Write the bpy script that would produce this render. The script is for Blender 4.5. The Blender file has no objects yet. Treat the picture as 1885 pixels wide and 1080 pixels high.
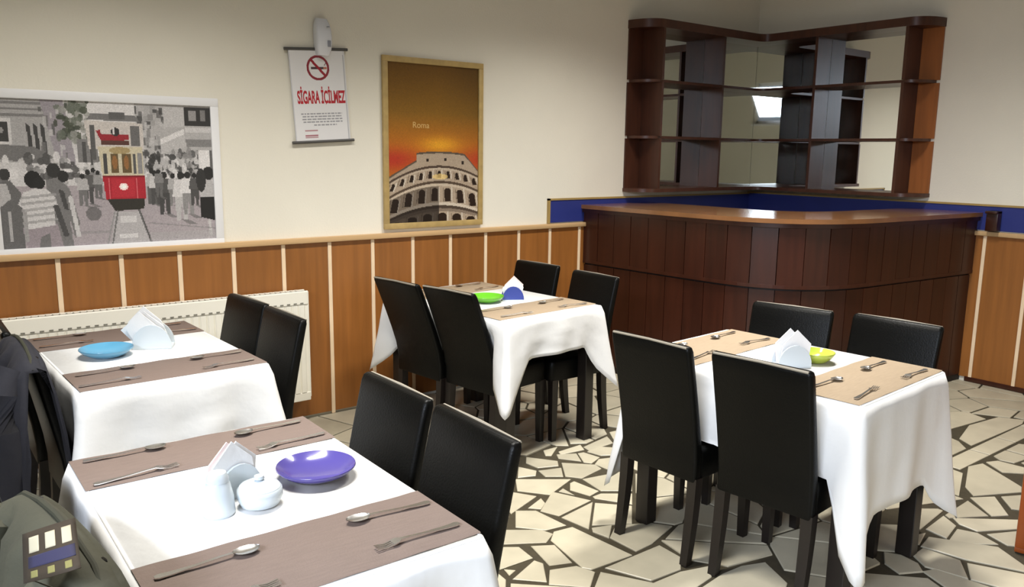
import bpy, bmesh, math, random
import numpy as np
from mathutils import Vector, Matrix, noise
random.seed(7)
S = bpy.context.scene
C = S.collection
R = math.radians

# ------------------------------------------------------------------ camera
CAM = Vector((-6.05406, -4.42736, 1.57808))
YAW, PITCH, ROLL, FPX = 0.659465, 0.172253, 0.012625, 1496.85
def cam_axes():
    f = Vector((math.sin(YAW)*math.cos(PITCH), math.cos(YAW)*math.cos(PITCH), -math.sin(PITCH)))
    r = Vector((math.cos(YAW), -math.sin(YAW), 0)); u = r.cross(f)
    c, s = math.cos(ROLL), math.sin(ROLL)
    return c*r + s*u, -s*r + c*u, f
AR, AU, AF = cam_axes()
cd = bpy.data.cameras.new('camera'); cam = bpy.data.objects.new('camera', cd); C.objects.link(cam)
cd.sensor_fit = 'HORIZONTAL'; cd.sensor_width = 36; cd.lens = FPX*36/1885
cd.clip_start = 0.05
m = Matrix((AR, AU, -AF)).transposed().to_4x4(); m.translation = CAM
cam.matrix_world = m
S.camera = cam
def project(p):
    d = Vector(p) - CAM; z = d.dot(AF)
    if z < .1: return None
    return 942.5 + FPX*d.dot(AR)/z, 540 - FPX*d.dot(AU)/z

# ------------------------------------------------------------------ world, lights, exposure
W = bpy.data.worlds.new('world'); S.world = W; W.use_nodes = True
bg = W.node_tree.nodes['Background']; bg.inputs[0].default_value = (.75, .85, 1, 1); bg.inputs[1].default_value = .35
S.view_settings.view_transform = 'Standard'; S.view_settings.look = 'None'
S.view_settings.gamma = 1; S.view_settings.use_curve_mapping = False
S.view_settings.exposure = -0.42
def area(name, loc, direction, sx, sy, power, col, spread=180):
    l = bpy.data.lights.new(name, 'AREA'); l.shape = 'RECTANGLE'; l.size = sx; l.size_y = sy
    l.energy = power; l.color = col; l.spread = R(spread)
    o = bpy.data.objects.new(name, l); C.objects.link(o); o.location = loc
    o.rotation_euler = Vector(direction).to_track_quat('-Z', 'Y').to_euler()
    return o
X0, Y0, ZC = -8.2, -7.5, 3.9             # far corner of the room behind the camera, ceiling height
area('daylight_side_window', (X0+.03, -4.6, 2.60), (1, .22, -1.0), 2.4, .74, 195, (.78, .86, 1.0), 98)
area('daylight_rear_window', (-2.6, Y0+.03, 1.75), (-.10, 1, -.85), 4.0, 1.1, 34, (1.0, .93, .80), 95)
LAMPS = [(-5.1, -2.0), (-2.5, -2.0)]
for lx, ly in LAMPS: area('ceiling_lamp_light', (lx, ly, ZC-.12), (0, 0, -1), 1.2, .3, 108, (1.0, .965, .90), 108)

# ------------------------------------------------------------------ materials
def lin(h):
    h = h.lstrip('#'); out = []
    for i in (0, 2, 4):
        c = int(h[i:i+2], 16)/255
        out.append(c/12.92 if c <= .04045 else ((c+.055)/1.055)**2.4)
    return out
MATS = {}
def mat(name, col, rough=.5, metal=0, var=0, scale=6, stretch=(1, 1, 1), bump=0, bscale=60, rnd=0, coat=0, col2=None, spec=.5, bstretch=None):
    if name in MATS: return MATS[name]
    m = bpy.data.materials.new(name); m.use_nodes = True; nt = m.node_tree; N = nt.nodes; L = nt.links
    b = N['Principled BSDF']; c = lin(col) if isinstance(col, str) else list(col)
    b.inputs['Base Color'].default_value = (*c, 1); b.inputs['Roughness'].default_value = rough
    b.inputs['Metallic'].default_value = metal; b.inputs['Coat Weight'].default_value = coat
    b.inputs['Coat Roughness'].default_value = .15; b.inputs['Specular IOR Level'].default_value = spec
    tc = N.new('ShaderNodeTexCoord')
    last = None
    if var or col2:
        mp = N.new('ShaderNodeMapping'); mp.inputs['Scale'].default_value = stretch; L.new(tc.outputs['Object'], mp.inputs['Vector'])
        nz = N.new('ShaderNodeTexNoise'); nz.inputs['Scale'].default_value = scale; nz.inputs['Detail'].default_value = 6
        L.new(mp.outputs[0], nz.inputs['Vector'])
        rp = N.new('ShaderNodeValToRGB'); e = rp.color_ramp.elements
        e[0].position = .3; e[1].position = .7
        if col2:
            e[0].color = (*lin(col2), 1); e[1].color = (*c, 1)
        else:
            e[0].color = (*[x*(1-var) for x in c], 1); e[1].color = (*[min(1, x*(1+var)) for x in c], 1)
        L.new(nz.outputs['Fac'], rp.inputs['Fac']); last = rp.outputs['Color']
    if rnd:
        oi = N.new('ShaderNodeObjectInfo'); mr = N.new('ShaderNodeMapRange')
        mr.inputs['To Min'].default_value = 1-rnd; mr.inputs['To Max'].default_value = 1+rnd
        L.new(oi.outputs['Random'], mr.inputs['Value'])
        hv = N.new('ShaderNodeHueSaturation'); L.new(mr.outputs[0], hv.inputs['Value'])
        if last: L.new(last, hv.inputs['Color'])
        else: hv.inputs['Color'].default_value = (*c, 1)
        last = hv.outputs[0]
    if last: L.new(last, b.inputs['Base Color'])
    if bump:
        nb = N.new('ShaderNodeTexNoise'); nb.inputs['Scale'].default_value = bscale; nb.inputs['Detail'].default_value = 4
        if bstretch:
            mb = N.new('ShaderNodeMapping'); mb.inputs['Scale'].default_value = bstretch; L.new(tc.outputs['Object'], mb.inputs['Vector']); L.new(mb.outputs[0], nb.inputs['Vector'])
        else: L.new(tc.outputs['Object'], nb.inputs['Vector'])
        bp = N.new('ShaderNodeBump'); bp.inputs['Strength'].default_value = bump; bp.inputs['Distance'].default_value = .01
        L.new(nb.outputs['Fac'], bp.inputs['Height']); L.new(bp.outputs[0], b.inputs['Normal'])
    MATS[name] = m; return m
def emis(name, col, s):
    m = bpy.data.materials.new(name); m.use_nodes = True; b = m.node_tree.nodes['Principled BSDF']
    b.inputs['Base Color'].default_value = (*col, 1); b.inputs['Emission Color'].default_value = (*col, 1); b.inputs['Emission Strength'].default_value = s
    return m
def vcol_mat(name, rough=.35):
    m = bpy.data.materials.new(name); m.use_nodes = True; nt = m.node_tree
    a = nt.nodes.new('ShaderNodeVertexColor'); a.layer_name = 'ink'
    b = nt.nodes['Principled BSDF']; nt.links.new(a.outputs['Color'], b.inputs['Base Color']); b.inputs['Roughness'].default_value = rough
    return m
M_wall = mat('wall_paint', '#e9e4d6', .75, var=.03, scale=1.5, bump=.12, bscale=90)
M_ceil = mat('ceiling_paint', '#7d776a', .9, var=.03)
M_panel = mat('wainscot_veneer', '#8f5a28', .42, var=.14, scale=5, stretch=(6, 6, .35), rnd=.08)
M_batten = mat('pale_batten', '#ecd2b0', .5, var=.05)
M_rail = mat('rail_wood', '#c9a679', .45, var=.08, scale=6, stretch=(.4, 5, 5))
M_bar = mat('bar_wood', '#3a1b10', .34, var=.2, scale=5, stretch=(5, 5, .4), rnd=.14)
M_bartop = mat('bar_top_wood', '#8a5f3c', .16, var=.12, scale=4, stretch=(2, 2, 2), coat=.5)
M_bardark = mat('bar_dark_gap', '#140a06', .6)
M_shelf = mat('shelf_wood', '#48281a', .35, var=.2, scale=5, stretch=(5, 5, .5))
M_shelfback = mat('shelf_back_wood', '#9a5c2e', .4, var=.15, scale=5, stretch=(5, 5, .5))
M_mirror = mat('mirror_silver', (.82, .84, .82), .015, metal=1)
M_blue = mat('blue_band_paint', '#253078', .5, var=.06)
M_gold = mat('ochre_trim', '#a58a52', .45, var=.1)
M_grout = mat('dark_grout', '#383120', .9, var=.15, scale=30, bump=.2)
M_stone = mat('cream_marble', '#aea793', .42, var=.09, scale=7, rnd=.11, bump=.06, bscale=25)
M_leather = mat('black_leather', '#060605', .40, var=.1, scale=20, bump=.12, bscale=160, spec=.14)
M_piping = mat('worn_highlight_piping', '#8a8376', .45)  # pale colour paints in the chair-top highlight along with the worn edge
M_leg = mat('wenge_leg', '#120b08', .42, var=.2, scale=8, stretch=(4, 4, .5))
M_cloth = mat('white_cotton', '#d7d7d6', .8, var=.015, scale=4, bump=.35, bscale=9)
M_run = mat('mauve_runner', '#66574f', .8, var=.07, scale=18, stretch=(1, 8, 1), bump=.15, bscale=220)
M_run2 = mat('beige_runner', '#95836c', .8, var=.07, scale=18, stretch=(1, 8, 1), bump=.15, bscale=220)
M_steel = mat('cutlery_steel', (.80, .79, .78), .24, metal=1)
M_porc = mat('white_porcelain', '#c3ccd2', .22, var=.01)
M_nap = mat('paper_napkin', '#e6e6e6', .85, bump=.1, bscale=60)
M_naph = mat('pinkish_napkin', '#f0dcd8', .85)
M_purple = mat('purple_glaze', '#4a4282', .14, coat=.4)
M_cyan = mat('blue_glaze', '#5591b0', .14, coat=.4)
M_green = mat('green_glaze', '#62b02a', .14, coat=.4)
M_lime = mat('lime_glaze', '#aebd4a', .14, coat=.4)
M_bluerim = mat('blue_rim_glaze', '#3a4a96', .2)
M_rad = mat('radiator_enamel', '#e9e5d8', .35)
M_raddark = mat('radiator_slot', '#77746a', .6)
M_wframe = mat('white_frame', '#eeeef0', .4)
M_gframe = mat('gilt_frame', '#b59a63', .4, var=.12, scale=20)
M_rod = mat('grey_rod', '#4c4a48', .4)
M_sign = vcol_mat('sign_print', .3)
M_tram = vcol_mat('tram_print', .4)
M_colo = vcol_mat('ruin_print', .3)
M_red = mat('red_ink', '#b92633', .5)
M_cream = mat('cream_ink', '#d6b272', .5)
M_plastic = mat('white_plastic', '#e3e5ec', .35)
M_greyp = mat('grey_plastic', '#8d909a', .3)
M_olive = mat('olive_fabric', '#3b3a2c', .85, var=.12, scale=6, bump=.25, bscale=30)
M_olived = mat('dark_olive_trim', '#2a2a1c', .8)
M_patchb = mat('patch_brown', '#2b2010', .8)
M_patchc = mat('patch_cream', '#a59d86', .8)
M_patchn = mat('patch_navy', '#211f3c', .8)
M_patchy = mat('patch_yellow', '#6f6a3c', .8)
M_navy = mat('navy_fabric', '#16161f', .85, bump=.2, bscale=30)
M_cab = mat('orange_wood', '#8a4318', .4, var=.15, scale=5, stretch=(5, 5, .5))
M_curt = mat('dark_curtain', '#2a2622', .9)
M_glass = bpy.data.materials.new('window_glass'); M_glass.use_nodes = True
_n = M_glass.node_tree.nodes; _l = M_glass.node_tree.links; _n.remove(_n['Principled BSDF'])
_t = _n.new('ShaderNodeBsdfTransparent'); _g = _n.new('ShaderNodeBsdfGlossy'); _g.inputs['Roughness'].default_value = .02
_x = _n.new('ShaderNodeMixShader'); _x.inputs[0].default_value = .06
_l.new(_t.outputs[0], _x.inputs[1]); _l.new(_g.outputs[0], _x.inputs[2]); _l.new(_x.outputs[0], _n['Material Output'].inputs[0])

# ------------------------------------------------------------------ mesh helpers
class MB:
    def __init__(s): s.v = []; s.f = []
    def add(s, v, f):
        o = len(s.v); s.v += [tuple(p) for p in v]; s.f += [tuple(i+o for i in q) for q in f]; return s
    def box(s, x0, y0, z0, x1, y1, z1, bev=0):
        x0, x1 = min(x0, x1), max(x0, x1); y0, y1 = min(y0, y1), max(y0, y1); z0, z1 = min(z0, z1), max(z0, z1)
        if bev:
            bm = bmesh.new(); bmesh.ops.create_cube(bm, size=1)
            for v in bm.verts: v.co = ((x0+x1)/2 + v.co.x*(x1-x0), (y0+y1)/2 + v.co.y*(y1-y0), (z0+z1)/2 + v.co.z*(z1-z0))
            bmesh.ops.bevel(bm, geom=bm.edges[:], offset=bev, segments=2, affect='EDGES', profile=.5)
            bm.verts.index_update()
            s.add([v.co[:] for v in bm.verts], [[v.index for v in f.verts] for f in bm.faces]); bm.free(); return s
        v = [(x, y, z) for z in (z0, z1) for y in (y0, y1) for x in (x0, x1)]
        return s.add(v, [(0, 2, 3, 1), (4, 5, 7, 6), (0, 1, 5, 4), (2, 6, 7, 3), (0, 4, 6, 2), (1, 3, 7, 5)])
    def loft(s, rings, cap=True, closed=True):
        n = len(rings[0]); v = [p for r in rings for p in r]; f = []
        for i in range(len(rings)-1):
            for j in range(n if closed else n-1):
                k = (j+1) % n
                f.append((i*n+j, i*n+k, (i+1)*n+k, (i+1)*n+j))
        if cap and closed:
            f.append(tuple(reversed(range(n)))); f.append(tuple(range((len(rings)-1)*n, len(rings)*n)))
        return s.add(v, f)
    def lathe(s, prof, c=(0, 0, 0), n=28):
        rings = [[(c[0]+r*math.cos(2*math.pi*j/n), c[1]+r*math.sin(2*math.pi*j/n), c[2]+z) for j in range(n)] for r, z in prof]
        return s.loft(rings)
    def tube(s, pts, r, n=8):
        rings = []; pts = [Vector(p) for p in pts]
        for i, p in enumerate(pts):
            t = (pts[min(i+1, len(pts)-1)] - pts[max(i-1, 0)]).normalized()
            a = t.cross(Vector((0, 0, 1)));  a = a if a.length > .1 else t.cross(Vector((0, 1, 0))); a.normalize(); b = t.cross(a)
            rr = r[i] if isinstance(r, (list, tuple)) else r
            rings.append([p + rr*(a*math.cos(2*math.pi*j/n) + b*math.sin(2*math.pi*j/n)) for j in range(n)])
        return s.loft(rings)
    def prism(s, poly, z0, z1):
        n = len(poly); v = [(x, y, z0) for x, y in poly] + [(x, y, z1) for x, y in poly]
        f = [tuple(reversed(range(n))), tuple(range(n, 2*n))] + [(i, (i+1) % n, n+(i+1) % n, n+i) for i in range(n)]
        return s.add(v, f)
    def build(s, name, m, parent=None, smooth=True, ang=40):
        me = bpy.data.meshes.new(name); me.from_pydata(s.v, [], s.f); me.update()
        bm = bmesh.new(); bm.from_mesh(me); bmesh.ops.recalc_face_normals(bm, faces=bm.faces); bm.to_mesh(me); bm.free()
        me.materials.append(m)
        if smooth:
            me.shade_smooth()
            try: me.set_sharp_from_angle(angle=R(ang))
            except Exception: pass
        o = bpy.data.objects.new(name, me); C.objects.link(o)
        if parent: o.parent = parent
        return o
def rrect(cx, cy, hx, hy, r, n=4):
    pts = []
    for sx, sy, a0 in ((1, 1, 0), (-1, 1, 90), (-1, -1, 180), (1, -1, 270)):
        for k in range(n+1):
            a = R(a0 + 90*k/n); pts.append((cx+sx*(hx-r)+r*math.cos(a), cy+sy*(hy-r)+r*math.sin(a)))
    return pts
def tag(o, label=None, cat=None, group=None, kind=None):
    if label: o['label'] = label
    if cat: o['category'] = cat
    if group: o['group'] = group
    if kind: o['kind'] = kind
    return o
def thing(name, label, cat, loc=(0, 0, 0), rz=0, group=None):
    o = bpy.data.objects.new(name, None); C.objects.link(o); o.location = loc; o.rotation_euler = (0, 0, rz)
    o.empty_display_size = .1
    return tag(o, label, cat, group)
KIDS = {}
def dup(root, loc, rz, label, group=None):
    r = root.copy(); C.objects.link(r); r.location = loc; r.rotation_euler = (0, 0, rz); r['label'] = label
    if group: r['group'] = group
    for ch in [o for o in C.objects if o.parent == root]:
        c = ch.copy(); C.objects.link(c); c.parent = r
        for g in [o for o in C.objects if o.parent == ch]:
            d = g.copy(); C.objects.link(d); d.parent = c
    return r
def struct(o): o['kind'] = 'structure'; return o

# ------------------------------------------------------------------ room shell
floor = struct(MB().box(X0, Y0, -.12, 0.12, 0.12, -.006).build('floor', M_grout, smooth=False))
struct(MB().box(X0-.15, Y0-.15, ZC, .15, .15, ZC+.12).build('ceiling', M_ceil, smooth=False))
wall_left = struct(MB().box(X0-.15, 0, -.12, .15, .15, ZC).build('wall_left', M_wall, smooth=False))
wall_right = struct(MB().box(0, Y0-.15, -.12, .15, 0, ZC).build('wall_right', M_wall, smooth=False))
def wall_hole(name, axis, at, a0, a1, holes):
    m = MB()                                     # wall slab with rectangular openings
    def b(p, q, z0, z1):
        if axis == 'x': m.box(at-.15, p, z0, at, q, z1)
        else: m.box(p, at-.15, z0, q, at, z1)
    cur = a0
    for h0, h1, z0, z1 in holes:
        b(cur, h0, -.12, ZC); b(h0, h1, -.12, z0); b(h0, h1, z1, ZC); cur = h1
    b(cur, a1, -.12, ZC)
    return struct(m.build(name, M_wall, smooth=False))
wall_side = wall_hole('wall_side', 'x', X0, Y0, 0, [(-5.95, -3.3, 2.2, 3.0)])
wall_back = wall_hole('wall_back', 'y', Y0, X0, 0, [(-4.7, -.5, 1.15, 2.35)])
def window(name, axis, at, a0, a1, z0, z1, n):
    root = struct(bpy.data.objects.new(name, None)); C.objects.link(root)
    def bx(m, p, q, za, zb, d0=-.11, d1=-.05):
        if axis == 'x': m.box(at+d0, p, za, at+d1, q, zb)
        else: m.box(p, at+d0, za, q, at+d1, zb)
        return m
    f = MB(); bx(f, a0, a1, z0, z0+.06); bx(f, a0, a1, z1-.06, z1)
    w = (a1-a0)/n
    for i in range(n+1): bx(f, a0+i*w-.03, a0+i*w+.03, z0, z1)
    f.build('window_frame', M_wframe, root, smooth=False)
    for i in range(n): bx(MB(), a0+i*w+.03, a0+(i+1)*w-.03, z0+.06, z1-.06, -.085, -.08).build('pane', M_glass, root, smooth=False)
    bx(MB(), a0-.05, a1+.05, z0-.04, z0, -.14, .06).build('window_sill', M_wframe, root, smooth=False)
window('window_1', 'x', X0, -5.95, -3.3, 2.2, 3.0, 3)
window('window_2', 'y', Y0, -4.7, -.5, 1.15, 2.35, 4)

# wainscot of the two walls: panels, pale battens, rail
PW, PX = .2828, -5.407
TOP = 1.046
for i in range(-10, 13):
    x = PX + i*PW
    if x < X0+.1: continue
    MB().box(x+.012, -.012, .015, x+PW-.012, 0, TOP, .002).build('wainscot_panel', M_panel, wall_left, smooth=False)
    MB().box(x-.0115, -.017, .0, x+.0115, 0, TOP, .003).build('batten', M_batten, wall_left, smooth=False)
for i in range(0, 14):
    y = -1.985 - i*PW
    if i == 0: MB().box(-.012, y, .03, 0, -1.90, TOP, .002).build('wainscot_panel', M_panel, wall_right, smooth=False)
    MB().box(-.012, y-PW+.012, .03, 0, y-.012, TOP, .002).build('wainscot_panel', M_panel, wall_right, smooth=False)
    MB().box(-.017, y-.0115, .0, 0, y+.0115, TOP, .003).build('batten', M_batten, wall_right, smooth=False)
struct(MB().box(X0, -.035, TOP, -1.9, 0, TOP+.032, .006).build('trim_1', M_rail))
struct(MB().box(-.035, Y0, TOP, 0, -1.9, TOP+.032, .006).build('trim_2', M_rail))
struct(MB().box(-.02, Y0, 0, 0, -1.95, .035, .004).build('baseboard_right', M_bar))
MB().box(-2.30, -.012, 1.085, 0, 0, 1.243).build('blue_band', M_blue, wall_left, smooth=False)
MB().box(-.012, Y0, 1.085, 0, 0, 1.250).build('blue_band', M_blue, wall_right, smooth=False)
struct(MB().box(-2.318, -.018, 1.243, 0, 0, 1.256).box(-2.318, -.018, 1.08, -2.30, 0, 1.256).build('trim_3', M_gold, smooth=False))
struct(MB().box(-.018, Y0, 1.250, 0, 0, 1.263).build('trim_4', M_gold, smooth=False))

# ------------------------------------------------------------------ crazy paving
def hull(pts):
    pts = sorted(set((round(a, 4), round(b, 4)) for a, b in pts))
    def half(ps):
        h = []
        for p in ps:
            while len(h) > 1 and (h[-1][0]-h[-2][0])*(p[1]-h[-2][1]) - (h[-1][1]-h[-2][1])*(p[0]-h[-2][0]) <= 0: h.pop()
            h.append(p)
        return h
    a, b = half(pts), half(pts[::-1]); return a[:-1] + b[:-1]
def clip(poly, q, n):                            # keep the side where (p-q).n >= 0
    out = []
    for i in range(len(poly)):
        a, b = poly[i], poly[(i+1) % len(poly)]
        da = (a[0]-q[0])*n[0] + (a[1]-q[1])*n[1]; db = (b[0]-q[0])*n[0] + (b[1]-q[1])*n[1]
        if da >= 0: out.append(a)
        if (da >= 0) != (db >= 0):
            t = da/(da-db); out.append((a[0]+t*(b[0]-a[0]), a[1]+t*(b[1]-a[1])))
    return out
def inset(poly, d):
    out = poly
    for i in range(len(poly)):
        a, b = poly[i], poly[(i+1) % len(poly)]
        e = (b[0]-a[0], b[1]-a[1]); l = math.hypot(*e)
        if l < 1e-5: continue
        n = (-e[1]/l, e[0]/l)
        out = clip(out, (a[0]+n[0]*d, a[1]+n[1]*d), n)
        if len(out) < 3: return []
    return out
def parea(p): return .5*abs(sum(p[i][0]*p[(i+1) % len(p)][1]-p[(i+1) % len(p)][0]*p[i][1] for i in range(len(p))))
STONES = [[(-3.719,-1.466),(-3.502,-1.623),(-3.703,-1.701),(-3.796,-1.579)],[(-3.533,-1.658),(-3.503,-1.652),(-3.487,-1.804),(-3.558,-1.820),(-3.586,-1.718)],[(-3.671,-1.684),(-3.591,-1.861),(-3.814,-1.897),(-3.848,-1.812)],[(-3.874,-1.756),(-3.763,-1.710),(-3.782,-1.760),(-3.835,-1.797)],[(-3.827,-1.583),(-3.767,-1.680),(-3.973,-1.757),(-3.934,-1.650)],[(-3.938,-1.747),(-3.865,-1.800),(-3.852,-1.985),(-3.951,-1.968),(-4.036,-1.873)],[(-3.816,-1.919),(-3.598,-1.882),(-3.797,-2.070)],[(-3.594,-1.897),(-3.482,-2.017),(-3.609,-2.140),(-3.759,-2.053)],[(-3.551,-1.838),(-3.499,-1.836),(-3.382,-1.921),(-3.467,-2.003),(-3.558,-1.859)],[(-3.452,-1.659),(-3.168,-1.714),(-3.358,-1.898),(-3.476,-1.812)],[(-3.396,-1.438),(-3.274,-1.559),(-3.286,-1.613),(-3.448,-1.647),(-3.497,-1.582)],[(-3.558,-1.447),(-3.443,-1.484),(-3.509,-1.574),(-3.578,-1.524)],[(-3.609,-1.348),(-3.570,-1.439),(-3.612,-1.484),(-3.696,-1.453)],[(-3.494,-1.268),(-3.399,-1.403),(-3.438,-1.456),(-3.538,-1.415),(-3.545,-1.331)],[(-3.993,-2.055),(-3.933,-2.003),(-3.841,-2.016),(-3.813,-2.338),(-4.021,-2.326),(-4.040,-2.294)],[(-3.778,-2.073),(-3.692,-2.102),(-3.783,-2.178),(-3.799,-2.102)],[(-3.675,-2.114),(-3.538,-2.192),(-3.488,-2.262),(-3.676,-2.319),(-3.774,-2.327),(-3.777,-2.182)],[(-4.102,-1.858),(-3.967,-1.956),(-3.951,-2.012),(-4.023,-2.054),(-4.179,-1.960)],[(-4.091,-2.045),(-4.010,-2.094),(-4.048,-2.242),(-4.132,-2.208)],[(-4.200,-1.975),(-4.137,-2.021),(-4.148,-2.121),(-4.305,-2.117)],[(-4.308,-2.204),(-4.156,-2.143),(-4.144,-2.181),(-4.220,-2.294)],[(-4.153,-2.238),(-4.053,-2.275),(-4.027,-2.349),(-4.118,-2.420),(-4.224,-2.316)],[(-4.291,-2.128),(-4.263,-2.157),(-4.302,-2.173)],[(-4.101,-2.432),(-4.006,-2.364),(-3.904,-2.535),(-3.955,-2.573),(-4.146,-2.480)],[(-4.334,-2.227),(-4.122,-2.425),(-4.186,-2.483),(-4.406,-2.320)],[(-3.358,-1.246),(-3.262,-1.245),(-3.371,-1.324),(-3.395,-1.306)],[(-3.337,-1.331),(-3.245,-1.380),(-3.298,-1.476),(-3.365,-1.379)],[(-3.236,-1.386),(-3.202,-1.394),(-3.184,-1.493),(-3.272,-1.528),(-3.295,-1.495)],[(-3.176,-1.395),(-3.075,-1.379),(-3.001,-1.451),(-3.055,-1.534),(-3.156,-1.478)],[(-3.203,-1.512),(-3.075,-1.554),(-3.180,-1.658),(-3.262,-1.631),(-3.265,-1.549)],[(-3.143,-1.330),(-2.923,-1.283),(-2.973,-1.379),(-3.158,-1.391)],[(-3.301,-1.305),(-3.140,-1.296),(-3.173,-1.362),(-3.320,-1.343)],[(-2.865,-1.246),(-2.771,-1.253),(-2.941,-1.421),(-2.967,-1.402)],[(-1.711,-2.716),(-1.606,-2.741),(-1.675,-2.842),(-1.776,-2.988),(-1.843,-3.013),(-2.080,-2.898),(-1.999,-2.826)],[(-1.567,-2.745),(-1.500,-2.772),(-1.487,-2.912),(-1.562,-2.940),(-1.648,-2.855)],[(-2.116,-2.900),(-2.010,-2.963),(-2.175,-3.085),(-2.246,-3.046)],[(-2.405,-2.917),(-2.164,-2.907),(-2.260,-3.035),(-2.422,-2.942)],[(-1.983,-2.983),(-1.855,-3.048),(-2.054,-3.122),(-2.090,-3.068)],[(-2.617,-2.933),(-2.423,-2.916),(-2.483,-2.995),(-2.633,-3.025)],[(-2.407,-2.953),(-2.158,-3.160),(-2.246,-3.193),(-2.456,-3.075),(-2.448,-2.997)],[(-2.641,-3.041),(-2.507,-3.014),(-2.476,-3.083),(-2.514,-3.178),(-2.635,-3.079)],[(-2.451,-3.113),(-2.268,-3.201),(-2.441,-3.265),(-2.490,-3.207)],[(-2.792,-2.997),(-2.683,-2.977),(-2.660,-3.082),(-2.543,-3.190),(-2.636,-3.337),(-2.670,-3.350),(-2.759,-3.157),(-2.771,-3.044)],[(-2.896,-3.015),(-2.803,-3.010),(-2.787,-3.146),(-2.909,-3.230),(-2.947,-3.088)],[(-2.786,-3.177),(-2.690,-3.364),(-2.852,-3.423),(-2.905,-3.242)],[(-2.993,-3.102),(-2.939,-3.123),(-2.902,-3.334),(-3.049,-3.226)],[(-2.967,-2.932),(-2.936,-2.986),(-2.949,-3.057),(-2.996,-3.100),(-3.084,-3.054),(-3.052,-2.981)],[(-2.772,-2.760),(-2.681,-2.838),(-2.922,-2.954),(-2.993,-2.881)],[(-2.490,-2.777),(-2.370,-2.865),(-2.373,-2.889),(-2.638,-2.918),(-2.679,-2.864)],[(-2.709,-2.935),(-2.659,-2.949),(-2.781,-2.983),(-2.792,-2.964)],[(-1.302,-2.490),(-1.012,-2.420),(-0.705,-2.454),(-0.635,-2.575),(-0.722,-2.596),(-1.367,-2.583)],[(-3.969,-2.351),(-3.664,-2.350),(-3.671,-2.467),(-3.743,-2.529),(-3.895,-2.520)],[(-3.907,-2.538),(-3.760,-2.544),(-3.628,-2.582),(-3.694,-2.638),(-3.815,-2.654),(-3.956,-2.551)],[(-3.790,-2.668),(-3.642,-2.649),(-3.529,-2.655),(-3.429,-2.693),(-3.498,-2.839),(-3.560,-2.870),(-3.810,-2.685)],[(-0.450,-2.605),(-0.768,-2.605),(-0.768,-2.708),(-0.450,-2.708)],[(-0.780,-2.605),(-1.108,-2.605),(-1.108,-2.708),(-0.780,-2.708)],[(-1.120,-2.605),(-1.438,-2.605),(-1.438,-2.708),(-1.120,-2.708)],[(-1.450,-2.605),(-1.788,-2.605),(-1.788,-2.708),(-1.450,-2.708)]]
GAP = .0058
def grow(poly, d):
    cx = sum(q[0] for q in poly)/len(poly); cy = sum(q[1] for q in poly)/len(poly)
    return [(x+(x-cx)*d/max(.02, math.hypot(x-cx, y-cy)), y+(y-cy)*d/max(.02, math.hypot(x-cx, y-cy))) for x, y in poly]
done = [grow(hull(s), .003) for s in STONES[:-5]] + [hull(s) for s in STONES[-5:]]
done = [d for d in done if len(d) > 2]
def nearest_on(poly, p):
    best = None
    for i in range(len(poly)):
        a, b = poly[i], poly[(i+1) % len(poly)]
        e = (b[0]-a[0], b[1]-a[1]); t = max(0, min(1, ((p[0]-a[0])*e[0]+(p[1]-a[1])*e[1])/(e[0]**2+e[1]**2+1e-9)))
        q = (a[0]+t*e[0], a[1]+t*e[1]); d = math.hypot(p[0]-q[0], p[1]-q[1])
        if best is None or d < best[0]: best = (d, q)
    return best
def inside(poly, p):
    return all((poly[(i+1) % len(poly)][0]-poly[i][0])*(p[1]-poly[i][1]) - (poly[(i+1) % len(poly)][1]-poly[i][1])*(p[0]-poly[i][0]) >= 0 for i in range(len(poly)))
rs = random.Random(21)
seeds = []
gx, gy = .235, .215
SX0, SX1, SY0, SY1 = -6.9, -.02, -4.3, -.02
ny, nx = int((SY1-SY0)/gy), int((SX1-SX0)/gx)
for j in range(ny+1):
    for i in range(nx+1):
        if rs.random() < .10: continue
        p = (SX0 + (i+.5*(j % 2))*gx + rs.uniform(-.5, .5)*gx, SY0 + j*gy + rs.uniform(-.5, .5)*gy)
        near = min((nearest_on(d, p)[0] for d in done), default=9)
        if any(inside(d, p) for d in done) or near < .03: continue
        if any(math.hypot(p[0]-q[0], p[1]-q[1]) < .085 for q in seeds): continue
        seeds.append(p)
polys = list(done)
for k, p in enumerate(seeds):
    poly = [(p[0]-.34, p[1]-.34), (p[0]+.34, p[1]-.34), (p[0]+.34, p[1]+.34), (p[0]-.34, p[1]+.34)]
    poly = [(min(max(x, X0+.01), -.005), min(y, -.005)) for x, y in poly]
    for q in seeds:
        d = math.hypot(p[0]-q[0], p[1]-q[1])
        if 1e-6 < d < .8:
            poly = clip(poly, ((p[0]+q[0])/2, (p[1]+q[1])/2), ((p[0]-q[0])/d, (p[1]-q[1])/d))
    for dn in done:
        d, q = nearest_on(dn, p)
        if d < .6: poly = clip(poly, (q[0]+(p[0]-q[0])/d*2*GAP, q[1]+(p[1]-q[1])/d*2*GAP), ((p[0]-q[0])/d, (p[1]-q[1])/d))
    if len(poly) > 2:
        poly = inset(poly, GAP*rs.uniform(.7, 1.5))
        if len(poly) > 2 and parea(poly) > .0006: polys.append(poly)
def stone_mesh(m, poly):
    n = len(poly); inn = inset(poly, .003)
    dz = rs.uniform(-.0012, .0005)
    if len(inn) == n:
        m.loft([[(x, y, -.010) for x, y in poly], [(x, y, dz-.002) for x, y in poly], [(x, y, dz) for x, y in inn]])
    else: m.prism(poly, -.010, dz)
def seen_area(poly):
    q = [project((x, y, 0)) for x, y in poly]
    if any(c is None for c in q): return 0
    cx = sum(c[0] for c in q)/len(q); cy = sum(c[1] for c in q)/len(q)
    if not (-60 < cx < 1950 and 0 < cy < 1140): return 0
    return parea(q)
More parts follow.
